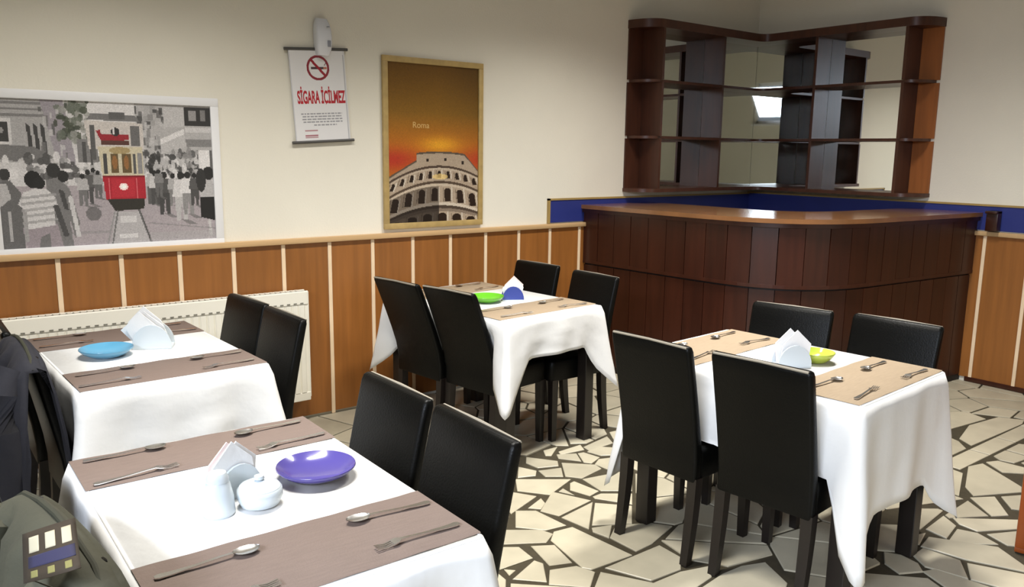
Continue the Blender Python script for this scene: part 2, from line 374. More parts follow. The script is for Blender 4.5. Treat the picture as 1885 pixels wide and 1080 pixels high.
HID = [(-5.6, -4.95, -1.45, -.45), (-5.75, -5.1, -3.1, -2.05)]
def hidden(poly):
    cx = sum(c[0] for c in poly)/len(poly); cy = sum(c[1] for c in poly)/len(poly)
    return any(a-.9 < cx < b and c < cy < d+.6 for a, b, c, d in HID) or (cx > -1.8 and cy > -1.7)
order = sorted(polys, key=lambda q: -seen_area(q)*(.01 if hidden(q) else 1))
for q in order[:290]:
    m = MB(); stone_mesh(m, q); m.build('stone', M_stone, floor, smooth=False)
m = MB()
for q in order[290:]: stone_mesh(m, q)
# the rest of the room's floor, behind the camera
for j in range(14):
    for i in range(34):
        x, y = X0+.1+i*.24, SY0-.12-j*.235
        c = [(x+rs.uniform(-.02, .02), y+rs.uniform(-.02, .02)), (x+.215+rs.uniform(-.01, .01), y+rs.uniform(-.03, .01)), (x+.21+rs.uniform(-.01, .01), y+.20), (x+.1, y+.21+rs.uniform(-.03, 0)), (x, y+.19)]
        if x+.24 < 0 and y > Y0: stone_mesh(m, hull(c))
o = m.build('stone_paving', M_stone, floor, smooth=False); tag(o, kind='stuff')

# ------------------------------------------------------------------ bar counter
def bar_path(off=0.0, n=14):
    # front line of the counter: from the left wall towards the room, round a corner, on to the right wall
    A, B, Cn, D, rad = (-2.0, 0), (-1.965, -.9), (-1.90, -1.80), (0, -1.955), .62
    pts = [A]
    d1 = Vector((Cn[0]-B[0], Cn[1]-B[1])).normalized(); d2 = Vector((D[0]-Cn[0], D[1]-Cn[1])).normalized()
    p1 = Vector(Cn) - d1*rad; p2 = Vector(Cn) + d2*rad*1.1
    pts += [(-1.983, -.45), B, tuple(p1)]
    for k in range(1, n):
        t = k/n; q = (1-t)**2*p1 + 2*t*(1-t)*Vector(Cn) + t*t*p2; pts.append(tuple(q))
    pts += [tuple(p2), ((p2.x+D[0])/2, (p2.y+D[1])/2), D]
    out = []
    for i, p in enumerate(pts):
        a = Vector(pts[max(0, i-1)]); b = Vector(pts[min(len(pts)-1, i+1)]); t = (b-a).normalized()
        nrm = Vector((t.y, -t.x))                # points to the room side
        if i == 0: nrm = Vector((-1, 0))
        if i == len(pts)-1: nrm = Vector((0, -1))
        out.append((p[0]+nrm.x*off, p[1]+nrm.y*off))
    return out
def resample(path, step):
    P = [Vector(p) for p in path]; L = [0]
    for a, b in zip(P, P[1:]): L.append(L[-1]+(b-a).length)
    n = round(L[-1]/step); out = []
    for k in range(n+1):
        s = L[-1]*k/n; i = max(j for j in range(len(L)) if L[j] <= s+1e-9); i = min(i, len(P)-2)
        out.append(P[i].lerp(P[i+1], (s-L[i])/max(1e-9, L[i+1]-L[i])))
    return out
bar = thing('bar_counter', 'dark wooden corner bar with vertical boards and a polished curved top', 'bar counter', (-1, -1, 0))
def bar_obj(m, name, mt, **k):
    m.v = [(x+1, y+1, z) for x, y, z in m.v]; return m.build(name, mt, bar, **k)
def strip_wall(m, outer, inner, z0, z1):
    n = len(outer)
    rings = [[(outer[i][0], outer[i][1], z0), (outer[i][0], outer[i][1], z1), (inner[i][0], inner[i][1], z1), (inner[i][0], inner[i][1], z0)] for i in range(n)]
    return m.loft(rings)
BZ = 1.205
def inner_line(w): return [(x, y) for x, y in bar_path(-w)]
bar_obj(strip_wall(MB(), bar_path(-.055), bar_path(-.11), 0, BZ-.03), 'core', M_bardark, smooth=False)
# counter top: front line and an inner line that stays clear of itself round the corner
fr = bar_path(0.0); inn = []
for i, (x, y) in enumerate(fr):
    t = i/(len(fr)-1)
    if y > -1.2: inn.append((min(-1.25, x+.72), max(y, -.95) if y < -.9 else y))
    elif x > -1.0: inn.append((x, y+.52))
    else: inn.append(None)
ks = [i for i, p in enumerate(inn) if p is None]
a, b = Vector(inn[ks[0]-1]), Vector(inn[ks[-1]+1])
for j, i in enumerate(ks):
    t = (j+1)/(len(ks)+1); cpt = Vector((a.x, b.y)); q = (1-t)**2*a + 2*t*(1-t)*cpt + t*t*b; inn[i] = tuple(q)
bar_obj(strip_wall(MB(), fr, inn, BZ-.028, BZ), 'countertop', M_bartop)
bar_obj(strip_wall(MB(), bar_path(-.012), bar_path(-.055), BZ-.055, BZ-.028), 'top_rail', M_bar)
def boards(off, th, z0, z1, step):
    P = resample(bar_path(off), step)
    for a, b in zip(P, P[1:]):
        t = (b-a).normalized(); n = Vector((t.y, -t.x)); a2, b2 = a+t*.0025, b-t*.0025
        j = rs.uniform(-.0015, .0015)
        poly = [(p.x, p.y) for p in (a2-n*th, b2-n*th, b2+n*j, a2+n*j)]
        mm = MB().prism(poly, z0, z1)
        bar_obj(mm, 'board', M_bar, smooth=False)
boards(-.03, .022, .80, BZ-.055, .155)
boards(-.043, .012, .045, .765, .155)
bar_obj(strip_wall(MB(), bar_path(-.028), bar_path(-.055), .778, .80), 'ledge_rail', M_bar, smooth=False)
bar_obj(strip_wall(MB(), bar_path(-.045), bar_path(-.06), 0, .045), 'plinth', M_bardark, smooth=False)
blk = tag(MB().box(-.075, -2.075, 1.085, -.013, -2.0, 1.222, .004).box(-.10, -2.075, 1.205, -.013, -2.0, 1.222, .003).build('wall_bracket', M_bar), 'small brown wooden block on the rail beside the end of the bar', 'bracket')

# ------------------------------------------------------------------ corner shelf with mirrors
sh = thing('corner_shelf', 'dark wooden corner shelf unit with mirrored back above the bar', 'shelf', (0, 0, 1.29))
def sh_obj(m, name, mt=M_shelf, **k):
    m.v = [(x, y, z-1.29) for x, y, z in m.v]; return m.build(name, mt, sh, **k)
D, EA, EX = .215, 1.415, 1.57
def lshape(dep, ext, rc, inner=.10):
    # plan of a board that runs along both walls, quarter-round at the ends, eased in the inner corner
    p = [(0, 0)]
    e = []
    for k in range(9):
        a = R(90*k/8); e.append((-(EA + (ext-EA)*math.cos(a)), -dep*math.sin(a)))
    p += [(-ext, 0)] + e[1:] 
    c = dep
    for k in range(7):
        t = k/6; a = Vector((-(c+inner), -c)); b = Vector((-c, -(c+inner))); q = (1-t)**2*a + 2*t*(1-t)*Vector((-c, -c)) + t*t*b; p.append((q.x, q.y))
    p += [(y, x) for x, y in reversed(e[1:])] + [(0, -ext)]
    return p
sh_obj(MB().prism(lshape(D+.01, EX, 0), 2.485, 2.545), 'top_board')
sh_obj(MB().prism(lshape(D+.005, EX, 0), 1.292, 1.318), 'bottom_board')
for z in (1.70, 2.11):
    sh_obj(MB().prism(lshape(D-.02, EX-.03, 0), z-.010, z+.010), 'shelf_board')
for s in (0, 1):
    def bx(m, a0, d0, z0, a1, d1, z1, bev=0):
        if s == 0: return m.box(-a0, -d0, z0, -a1, -d1, z1, bev)
        return m.box(-d0, -a0, z0, -d1, -a1, z1, bev)
    for z0, z1 in ((1.318, 1.69), (1.71, 2.10), (2.12, 2.485)):
        sh_obj(bx(MB(), EA, .003, z0, EA-.022, D, z1), 'end_panel', smooth=False)
        sh_obj(bx(MB(), .705, .012, z0, .683, D-.01, z1), 'divider', smooth=False)
        sh_obj(bx(MB(), EX-.004, .002, z0, EA+.001, .014, z1), 'back_panel', M_shelfback if s else M_shelf, smooth=False)
        sh_obj(bx(MB(), EA-.023, .004, z0, .706, .011, z1), 'mirror', M_mirror, smooth=False)
        sh_obj(bx(MB(), .682, .004, z0, .013, .011, z1), 'mirror', M_mirror, smooth=False)

# ------------------------------------------------------------------ radiator
rad = thing('radiator', 'long cream panel radiator on the wall under the tram picture', 'radiator', (-5.1, -.072, .14))
x0, x1, zb, zt = -.92, .925, .0, .645
m = MB(); nf = 46; pw = (x1-x0-.04)/nf
prof = []
for i in range(nf):
    xa = x0+.02+i*pw
    prof += [(xa, -.028), (xa+pw*.18, -.036), (xa+pw*.82, -.036), (xa+pw, -.028)]
m.loft([[(x, y, z) for x, y in prof] for z in (zb+.05, zt-.08)], closed=False)
m.box(x0, -.034, zb, x1, -.012, zb+.05, .004).box(x0, -.034, zt-.08, x1, -.012, zt, .006).box(x0, -.028, zb, x1, -.018, zt)
m.build('front_panel', M_rad, rad, smooth=False)
MB().box(x0, .018, zb, x1, .030, zt, .003).build('rear_panel', M_rad, rad, smooth=False)
MB().box(x1-.002, -.03, zb+.02, x1+.004, .03, zt-.005, .002).build('side_cover', M_rad, rad, smooth=False)
MB().box(x0-.004, -.03, zb+.02, x0+.002, .03, zt-.005, .002).build('side_cover', M_rad, rad, smooth=False)
m = MB()
for i in range(60):
    xa = x0+.03+i*(x1-x0-.06)/60
    m.box(xa, -.02, zt-.006, xa+.02, .026, zt+.001)
o = m.build('top_grille', M_rad, rad, smooth=False)
m = MB()
for i in range(46): m.box(x0+.03+i*pw, -.0372, zt-.072, x0+.03+i*pw+pw*.45, -.030, zt-.066)
tag(m.build('front_slots', M_raddark, rad, smooth=False), kind='stuff')
for sx in (-.6, .6): MB().box(sx-.02, .028, .1, sx+.02, .046, .5).build('wall_bracket', M_rad, rad, smooth=False)

# ------------------------------------------------------------------ printed pictures (flat prints painted per vertex)
class Paint:
    def __init__(s, nx, ny, col=(1, 1, 1)):
        s.nx, s.ny = nx, ny; s.a = np.ones((ny, nx, 3))*np.array(col)
        s.u, s.v = np.meshgrid((np.arange(nx)+.5)/nx, (np.arange(ny)+.5)/ny)
    def put(s, mask, col, al=1):
        col = np.array(col) if not isinstance(col, np.ndarray) else col
        w = (mask.astype(float)*al)[..., None]; s.a = s.a*(1-w) + w*col
    def rect(s, u0, v0, u1, v1, col, al=1): s.put((s.u >= u0) & (s.u <= u1) & (s.v >= v0) & (s.v <= v1), col, al)
    def ell(s, cu, cv, ru, rv, col, al=1): s.put(((s.u-cu)/ru)**2 + ((s.v-cv)/rv)**2 <= 1, col, al)
    def poly(s, P, col, al=1):
        ins = np.zeros_like(s.u, bool); n = len(P)
        for i in range(n):
            (x0, y0), (x1, y1) = P[i], P[(i+1) % n]
            if y0 == y1: continue
            c = ((s.v >= min(y0, y1)) & (s.v < max(y0, y1))); xs = x0 + (s.v-y0)*(x1-x0)/(y1-y0)
            ins ^= c & (s.u < xs)
        s.put(ins, col, al)
    def line(s, u0, v0, u1, v1, w, col, al=1):
        d = np.array((u1-u0, (v1-v0))); l2 = d@d
        t = np.clip(((s.u-u0)*d[0] + (s.v-v0)*d[1])/l2, 0, 1)
        s.put(np.hypot(s.u-u0-t*d[0], s.v-v0-t*d[1]) < w, col, al)
    def mesh(s, name, w, h, m, parent, y=0):
        nx, ny = s.nx, s.ny
        X, Z = np.meshgrid(np.linspace(-w/2, w/2, nx+1), np.linspace(h/2, -h/2, ny+1))
        v = np.stack([X.ravel(), np.full(X.size, y), Z.ravel()], 1)
        i, j = np.meshgrid(np.arange(nx), np.arange(ny)); k = (j*(nx+1)+i).ravel()
        f = np.stack([k, k+nx+1, k+nx+2, k+1], 1)
        me = bpy.data.meshes.new(name); me.vertices.add(len(v)); me.vertices.foreach_set('co', v.ravel().astype(np.float32))
        me.loops.add(f.size); me.loops.foreach_set('vertex_index', f.ravel().astype(np.int32))
        me.polygons.add(len(f)); me.polygons.foreach_set('loop_start', (np.arange(len(f))*4).astype(np.int32))
        me.update(calc_edges=True); me.validate()
        at = me.color_attributes.new('ink', 'FLOAT_COLOR', 'CORNER')
        c = np.clip(s.a.reshape(-1, 3), 0, 1); c = np.where(c <= .04045, c/12.92, ((c+.055)/1.055)**2.4)
        c = np.repeat(np.concatenate([c, np.ones((len(c), 1))], 1), 4, 0)
        at.data.foreach_set('color', c.ravel().astype(np.float32))
        me.materials.append(m); o = bpy.data.objects.new(name, me); C.objects.link(o); o.parent = parent; return o
def frame(parent, w, h, b, th, m):
    f = MB().box(-w/2-b, -th, h/2, w/2+b, 0, h/2+b, .002).box(-w/2-b, -th, -h/2-b, w/2+b, 0, -h/2, .002)
    f.box(-w/2-b, -th, -h/2, -w/2, 0, h/2, .002).box(w/2, -th, -h/2, w/2+b, 0, h/2, .002)
    f.build('frame', m, parent); MB().box(-w/2-.004, -.007, -h/2-.004, w/2+.004, 0, h/2+.004).build('backing_board', m, parent, smooth=False)
pr = np.random.RandomState(4); rr = random.Random(9)
g = lambda x: (x, x*.985, x*.985)
# the street picture
t = thing('tram_picture', 'wide framed street print with a red tram in a grey crowd, over the radiator', 'picture', (-5.135, -.004, 1.447))
PWD, PHT = .975, .69
frame(t, PWD, PHT, .042, .018, M_wframe)
p = Paint(230, 162, g(.80))
p.rect(0, .58, 1, 1, (.655, .62, .635))
p.poly([(.40, 0), (.62, 0), (.62, .4), (.40, .4)], g(.86))
p.poly([(0, 0), (.24, 0), (.30, .42), (0, .42)], g(.66))
for v in (.02, .06, .10): p.rect(0, v, .24, v+.015, g(.42), .7)
p.rect(-.1, .13, .075, .30, g(.80)); p.rect(0, .155, .062, .285, g(.24)); p.ell(.03, .21, .012, .02, g(.6))
for u in (.135, .165, .195): p.poly([(u, .16), (u+.018, .18), (u+.022, .36), (u+.006, .34)], g(.26))
p.poly([(.20, 0), (.30, 0), (.34, .45), (.26, .45)], (.60, .575, .60))
for k in range(16):
    u, v = rr.uniform(.19, .31), rr.uniform(.02, .4); p.rect(u, v, u+rr.uniform(.008, .02), v+rr.uniform(.03, .08), g(rr.choice((.34, .45, .75))), .8)
for k in range(70):
    u, v = rr.gauss(.345, .035), rr.uniform(0, .27); p.ell(u, v, rr.uniform(.008, .022), rr.uniform(.015, .03), rr.choice(((.30, .32, .27), (.42, .44, .40), (.24, .26, .22), (.6, .6, .58))), .8)
p.poly([(0, .30), (.16, .315), (.26, .40), (.26, .44), (0, .40)], g(.45))
for k in range(60):
    u, v = rr.uniform(0, .44), rr.uniform(.38, .56); p.ell(u, v, rr.uniform(.008, .03), rr.uniform(.015, .05), g(rr.choice((.86, .78, .62, .9, .45, .3))), .8)
p.rect(.35, .26, .44, .42, g(.50)); p.rect(.37, .28, .385, .42, g(.32)); p.rect(.405, .26, .415, .44, g(.3))
# buildings across the street
p.poly([(.62, 0), (1, 0), (1, .55), (.64, .5)], g(.70))
for k in range(60):
    u, v = rr.uniform(.62, .76), rr.uniform(0, .36); p.rect(u, v, u+rr.uniform(.006, .03), v+rr.uniform(.02, .07), g(rr.choice((.28, .40, .52, .62, .75))), .8)
p.rect(.76, .02, .86, .16, g(.76)); p.rect(.865, .01, 1, .15, g(.22)); p.rect(.885, .04, .925, .11, g(.6)); p.rect(.95, .03, .975, .11, g(.5))
p.rect(.865, .16, 1, .20, g(.80)); p.rect(.86, .245, 1, .305, g(.52))
p.poly([(.74, .27), (.86, .19), (.87, .30), (.74, .36)], g(.74)); p.poly([(.74, .25), (.86, .17), (.86, .21), (.74, .29)], g(.86))
p.rect(.93, .33, .985, .47, g(.88)); p.rect(.90, .33, .925, .47, g(.3)); p.rect(.985, .33, 1, .47, g(.4))
for k in range(90):
    u, v = rr.uniform(.66, .92), rr.uniform(.34, .55); p.ell(u, v, rr.uniform(.006, .02), rr.uniform(.015, .05), g(rr.choice((.88, .72, .55, .32, .22, .8))), .8)
# crowd
def person(u, v, h, top, leg):
    p.poly([(u-.10*h, v+.34*h), (u+.10*h, v+.34*h), (u+.075*h, v+h), (u+.02*h, v+h), (u, v+.6*h), (u-.03*h, v+h), (u-.085*h, v+h)], g(leg))
    p.poly([(u-.09*h, v+.15*h), (u+.09*h, v+.15*h), (u+.13*h, v+.5*h), (u-.13*h, v+.5*h)], g(top)); p.ell(u, v+.07*h, .05*h, .085*h, g(.16))
    p.poly([(u-.03*h, v+.97*h), (u+.1*h, v+h), (u+.22*h, v+1.09*h), (u+.1*h, v+1.09*h)], g(.42), .7)
for u, v, h, a, b in ((.685, .46, .26, .70, .36), (.70, .48, .25, .78, .3), (.745, .49, .31, .32, .27), (.72, .47, .2, .5, .4), (.79, .50, .24, .68, .5), (.83, .49, .36, .82, .72), (.865, .49, .32, .86, .55), (.90, .50, .24, .34, .3), (.41, .46, .2, .52, .3), (.385, .47, .24, .36, .3), (.43, .48, .19, .6, .4), (.36, .5, .22, .7, .45)): person(u, v, h, a, b)
p.ell(.40, .78, .035, .05, g(.36), .7)
p.poly([(.925, .60), (.95, .53), (.99, .53), (1, .6), (1, .70), (.93, .70)], g(.72)); p.ell(.975, .50, .03, .05, g(.16)); p.ell(.935, .55, .025, .09, g(.2)); p.poly([(.925, .68), (1, .68), (1, .86), (.925, .83)], g(.13)); p.line(.97, .86, .975, .97, .008, g(.75))
# tram
p.poly([(.395, .125), (.42, .08), (.62, .085), (.645, .13)], g(.47)); p.rect(.50, .07, .575, .115, g(.38))
p.poly([(.385, .13), (.655, .14), (.655, .33), (.40, .33)], (.80, .77, .75)); p.rect(.595, .16, .64, .30, g(.42)); p.rect(.41, .16, .43, .40, g(.36))
p.poly([(.435, .20), (.455, .19), (.46, .225), (.585, .225), (.585, .26), (.46, .275)], (.60, .16, .20)); p.rect(.455, .265, .585, .295, (.35, .22, .2)); p.ell(.525, .205, .02, .03, g(.2)); p.rect(.515, .17, .52, .22, g(.85))
p.poly([(.44, .31), (.65, .31), (.648, .52), (.452, .52)], (.80, .76, .66)); p.ell(.54, .335, .05, .025, (.66, .58, .42))
for a, b in ((.495, .532), (.546, .59)): p.rect(a, .355, b, .495, (.40, .33, .22)); p.ell((a+b)/2, .42, .012, .05, (.62, .42, .24), .8)
p.rect(.462, .36, .478, .50, g(.28)); p.rect(.60, .36, .612, .50, g(.35)); p.rect(.622, .35, .645, .50, g(.55))
p.poly([(.452, .515), (.652, .515), (.650, .68), (.63, .69), (.48, .69), (.462, .68)], (.67, .13, .19)); p.rect(.49, .535, .60, .665, (.72, .17, .22)); p.rect(.452, .51, .652, .525, (.5, .1, .14))
for u in (.478, .608): p.rect(u, .53, u+.006, .68, (.82, .42, .44))
p.ell(.548, .592, .020, .026, (1, .86, .85)); p.ell(.548, .592, .012, .016, (1, 1, .97))
p.poly([(.468, .68), (.645, .68), (.64, .755), (.50, .765)], (.19, .18, .16))
p.poly([(.50, .77), (.62, .77), (.655, 1), (.47, 1)], (.70, .685, .69)); p.rect(.52, .80, .60, .85, g(.80)); p.rect(.515, .93, .60, .96, g(.82))
p.line(.512, .765, .478, 1, .004, g(.45)); p.line(.498, .77, .455, 1, .004, g(.58)); p.line(.615, .765, .665, 1, .005, g(.36))
p.line(.66, .86, 1, .92, .004, g(.52), .7); p.rect(.28, .90, .47, .92, g(.56), .6); p.rect(.66, .93, 1, 1, g(.66), .5)
# people in front, seen from behind
p.poly([(.0, .55), (.05, .54), (.09, .62), (.09, 1), (0, 1)], g(.40)); p.poly([(.0, .56), (.035, .56), (.05, .66), (0, .72)], g(.70)); p.ell(.03, .50, .022, .04, g(.22)); p.rect(.03, .75, .045, .95, g(.75), .8)
p.poly([(.20, .54), (.25, .52), (.30, .60), (.335, .84), (.31, .95), (.29, .80), (.30, 1), (.20, 1)], g(.47)); p.ell(.235, .475, .03, .05, g(.2)); p.poly([(.25, .6), (.275, .62), (.29, .75), (.27, .74)], g(.28)); p.ell(.275, .515, .024, .04, g(.17))
p.line(.30, .66, .325, .93, .010, g(.78))
p.poly([(.085, .86), (.235, .84), (.255, 1), (.10, 1)], (.60, .56, .58)); p.poly([(.16, .93), (.20, .9), (.2, 1), (.15, 1)], g(.45))
p.poly([(.075, .70), (.10, .62), (.15, .595), (.20, .60), (.235, .66), (.245, .73), (.225, .76), (.225, .85), (.10, .875), (.10, .74)], g(.80))
for v in (.64, .68, .725, .765, .81): p.poly([(.085, v+.012), (.24, v-.012), (.24, v+.006), (.085, v+.03)], g(.62), .8)
p.line(.235, .72, .27, .92, .012, g(.30)); p.line(.10, .76, .10, .95, .010, g(.62)); p.ell(.145, .535, .037, .058, g(.13)); p.ell(.17, .56, .025, .04, g(.15))
p.a = np.clip(p.a*(1+pr.normal(0, .035, p.a.shape[:2])[..., None]), 0, 1)
p.mesh('print', PWD, PHT, M_tram, t, -.0085)
# the ruin at sunset
t = thing('amphitheatre_picture', 'tall gilt-framed print of an arched stone amphitheatre under an orange sky', 'picture', (-3.262, -.004, 1.618))
CW, CH = .665, .965
frame(t, CW, CH, .035, .02, M_gframe)
p = Paint(150, 218)
U_, V_ = p.u, p.v
top = np.array((.42, .29, .10)); mid = np.array((.56, .40, .13)); low = np.array((.72, .42, .12))
w1 = np.clip(V_/.38, 0, 1)[..., None]; w2 = np.clip((V_-.3)/.22, 0, 1)[..., None]
p.a = (top*(1-w1)+mid*w1)*(1-w2) + low*w2
p.a *= (1 - .28*np.clip((U_-.55)*1.6, 0, 1)*np.clip(1-V_*1.4, 0, 1))[..., None]
red = np.exp(-((V_-.60)/.07)**2)*np.clip(np.abs(U_-.58)*2.4-.15, 0, 1)
p.a = p.a*(1-red[..., None]) + red[..., None]*np.array((.70, .22, .14))
glow = np.exp(-(((U_-.56)/.22)**2+((V_-.50)/.05)**2)); p.a = p.a*(1-glow[..., None]) + glow[..., None]*np.array((.88, .62, .16))
ctr = .55; c_ = lambda u, v, k: v + k*(u-ctr)**2
outline = np.where(U_ < .30, .60+.36*(.30-U_), .545 + .16*(U_-ctr)**2 + .55*np.clip(U_-.84, 0, 1))
stone_c = np.array((.67, .60, .52))
p.put(V_ > outline, stone_c)
p.put((V_ > outline) & (V_ < outline+.012), (.36, .31, .26)); 
def band(v, k, h, col, al=1): p.put((V_ > c_(U_, v, k)) & (V_ < c_(U_, v, k)+h) & (V_ > outline), col, al)
band(.635, .34, .014, (.30, .24, .20)); band(.652, .34, .01, (.74, .68, .60)); band(.735, .32, .016, (.33, .27, .22)); band(.752, .32, .016, (.76, .70, .62)); band(.875, .26, .02, (.80, .75, .68)); band(.895, .26, .02, (.30, .25, .21)); band(.915, .24, .02, (.52, .46, .40))
for u in (.42, .62, .82): p.rect(u-.012, c_(u, .585, .3), u+.012, c_(u, .605, .3), (.18, .14, .12))
def arches(n, v0, v1, k, wd, u0=0, u1=1, col=(.16, .11, .08)):
    for i in range(n):
        u = u0+(i+.5)*(u1-u0)/n; a, b = c_(u, v0, k), c_(u, v1, k); lean = (u-ctr)*-.10
        p.ell(u+lean*.0, a+.02, wd, .02, col); p.poly([(u-wd, a+.02), (u+wd, a+.02), (u+wd-lean*.5, b), (u-wd-lean*.5, b)], col)
        p.line(u+wd+.012, a, u+wd+.012-lean*.6, b, .006, (.80, .76, .70)); p.line(u-wd-.012, a, u-wd-.012-lean*.6, b, .004, (.36, .30, .25), .7)
arches(10, .668, .715, .33, .020); arches(7, .780, .868, .29, .036); arches(6, .945, 1.02, .23, .050)
p.put((V_ > outline) & (U_ < .55) & (V_ > c_(U_, .77, .3)), (.10, .08, .07), .38)
p.put((V_ > c_(U_, .90, .26)) & (U_ < .55), (.10, .08, .07), .5)
p.ell(.56, .708, .09, .018, (.93, .80, .5), .7)
p.a = np.clip(p.a*(1+pr.normal(0, .03, p.a.shape[:2])[..., None]), 0, 1)
p.mesh('print', CW, CH, M_colo, t, -.0085)
def text(body, size, sx, m, parent, loc, name='lettering', bold=0):
    cu = bpy.data.curves.new(name, 'FONT'); cu.body = body; cu.size = size; cu.offset = bold; cu.align_x = 'CENTER'; cu.align_y = 'CENTER'
    tmp = bpy.data.objects.new(name, cu); C.objects.link(tmp)
    me = bpy.data.meshes.new_from_object(tmp.evaluated_get(bpy.context.evaluated_depsgraph_get())); bpy.data.objects.remove(tmp)
    me.materials.clear(); me.materials.append(m); o = bpy.data.objects.new(name, me); C.objects.link(o); o.parent = parent
    o.rotation_euler = (R(90), 0, 0); o.location = loc; o.scale = (sx, 1, 1); return o
text('Roma', .052, 1.0, M_cream, t, (-.10, -.0092, .115))
# no-smoking notice on two rods
t = thing('no_smoking_sign', 'white hanging no-smoking notice with red lettering between two grey rods', 'sign', (-4.027, -.012, 1.878))
t.rotation_euler = (0, R(-3.6), 0)
SW, SH = .335, .50
p = Paint(134, 200, (.905, .90, .905))
p.rect(.0, 0, .012, 1, (.78, .78, .8)); p.rect(.97, 0, 1, 1, (.86, .86, .87)); p.line(.97, .05, .97, 1, .004, (.70, .70, .72))
asp = SH/SW
def ring(cu, cv, r0, r1, col): 
    d = np.hypot(p.u-cu, (p.v-cv)*asp); p.put((d > r0) & (d < r1), col)
p.rect(.37, .185, .60, .212, (.30, .22, .24)); p.rect(.60, .185, .66, .212, (.75, .5, .4)); p.line(.62, .165, .66, .13, .006, (.5, .4, .42))
ring(.50, .195, .165, .205, (.56, .17, .22)); p.line(.39, .115, .615, .275, .017, (.62, .15, .20))
for i, (a, b, v) in enumerate(((.13, .87, .69), (.15, .86, .72), (.14, .87, .75), (.16, .87, .78), (.34, .76, .815))):
    k = a
    while k < b:
        wd = rr.uniform(.03, .08); p.rect(k, v, min(b, k+wd), v+.016, (.62, .62, .64)); k += wd+.014
for a, b, v, c in ((.17, .40, .875, (.72, .55, .57)), (.17, .40, .93, (.66, .40, .44)), (.17, .40, .95, (.72, .58, .6))): p.rect(a, v, b, v+.014, c)
p.mesh('print', SW, SH, M_sign, t, -.006)
MB().box(-SW/2, -.005, -SH/2, SW/2, -.001, SH/2).build('sheet', M_wframe, t, smooth=False)
for z in (SH/2+.004, -SH/2-.004):
    MB().tube([(-SW/2-.022, -.004, z), (SW/2+.022, -.004, z)], .0085, 10).build('rod', M_rod, t)
o = text('SİGARA İÇİLMEZ', .10, 1, M_red, t, (0, 0, 0), bold=.0035)
xs = [v.co.x for v in o.data.vertices]; ys = [v.co.y for v in o.data.vertices]
kx, ky = .292/(max(xs)-min(xs)), .112/(max(ys)-min(ys)); o.scale = (kx, ky, 1)
o.location = (.008-kx*(max(xs)+min(xs))/2, -.0068, -.004-ky*(max(ys)+min(ys))/2)
# air freshener that hangs over the notice
t = thing('air_freshener', 'white oblong plastic dispenser on the wall over the top of the no-smoking notice', 'dispenser', (-4.012, 0, 2.197))
m = MB(); rings = []
for k in range(7):
    a = k/6; z = -.10+.20*a; w = .045*(1-.25*abs(2*a-1)**4); d = .030+.042*math.sin(math.pi*min(1, a*.75+.2))
    rings.append([(x, min(-.001, -d/2 - y*1.0 if False else -d/2+y), z) for x, y in rrect(0, 0, w, d/2-.0005, .014, 3)])
m.loft(rings); m.build('casing', M_plastic, t)
MB().lathe([(.001, .003), (.009, .003), (.009, 0)], (0, 0, 0), 14).build('spray_nozzle', M_greyp, t).location = (.02, -.068, .052)
MB().box(.043, -.045, -.05, .0465, -.02, -.02, .001).build('side_button', M_greyp, t)
MB().box(.012, -.079, -.055, .03, -.074, -.02, .001).build('sensor_window', M_greyp, t)

# ------------------------------------------------------------------ chairs
def chair(label, top_x=-.285):
    t = thing('dining_chair', label, 'chair'); t['rake'] = top_x
    HW = .193
    # back: curved, slightly raked slab from under the seat to the top
    rings = []
    zs = [.335, .345, .42, .50, .58, .66, .74, .82, .862, .877, .882]
    for z in zs:
        k = max(0, (z-.44)/.44); x = -.195 - (-.195-top_x)*(k**1.15) + (.0 if z > .44 else 0)
        th = .024*(1-.22*k); w = HW*(1-.02*(1-k))
        if z >= .862: th *= {.862: 1, .877: .8, .882: .45}[z]; w -= {.862: 0, .877: .003, .882: .010}[z]
        if z <= .345: th *= .8 if z < .34 else 1
        rings.append([(x+px, py, z) for px, py in rrect(0, 0, th, w, min(.014, th*.8), 3)])
    b = MB().loft(rings).build('backrest', M_leather, t, ang=60)
    xt = top_x
    MB().tube([(xt-.012, -HW+.012, .878), (xt-.013, 0, .8815), (xt-.012, HW-.012, .878)], .0048, 6).build('piping', M_piping, b)
    MB().tube([(xt+.020, -HW+.012, .850), (xt+.020, HW-.012, .850)], .0028, 6).build('seam', M_piping, b)
    rings = []
    for z, s in ((.345, .985), (.352, 1), (.42, 1), (.445, .99), (.458, .965), (.464, .90)):
        rings.append([(px, py, z) for px, py in rrect(.0, 0, .193*s, .190*s, .03, 4)])
    MB().loft(rings).build('seat', M_leather, t, ang=60)
    for sy in (-1, 1):
        y = sy*.168
        MB().loft([[(.160+a*s, y+b_*s, z) for a, b_ in ((-1, -1), (1, -1), (1, 1), (-1, 1))] for z, s in ((.35, .021), (0, .0155))]).build('leg', M_leg, t, smooth=False)
        MB().loft([[(-.192-.035*(1-z/.35)**1.6+a*s, y+sy*.004+b_*s, z) for a, b_ in ((-1, -1), (1, -1), (1, 1), (-1, 1))] for z, s in ((.35, .021), (.26, .02), (.17, .019), (.08, .0175), (0, .016))]).build('leg', M_leg, t, smooth=False)
    return t
G = 'black leather dining chairs'
def place(src, first, cx, cy, ang, flip, label, top_x=-.285):
    th = R(ang + (180 if flip else 0))
    off = Vector((top_x-.012, 0)); off.rotate(Matrix.Rotation(th, 2))
    loc = (cx-off.x, cy-off.y, 0)
    if first: src.location = loc; src.rotation_euler = (0, 0, th); src['label'] = label; src['group'] = G; return src
    return dup(src, loc, th, label, G)
ch = chair('')
place(ch, 1, -3.780, -2.350, 2.6, 0, 'black chair with its back to us at the lime-dish table, beside the table leg')
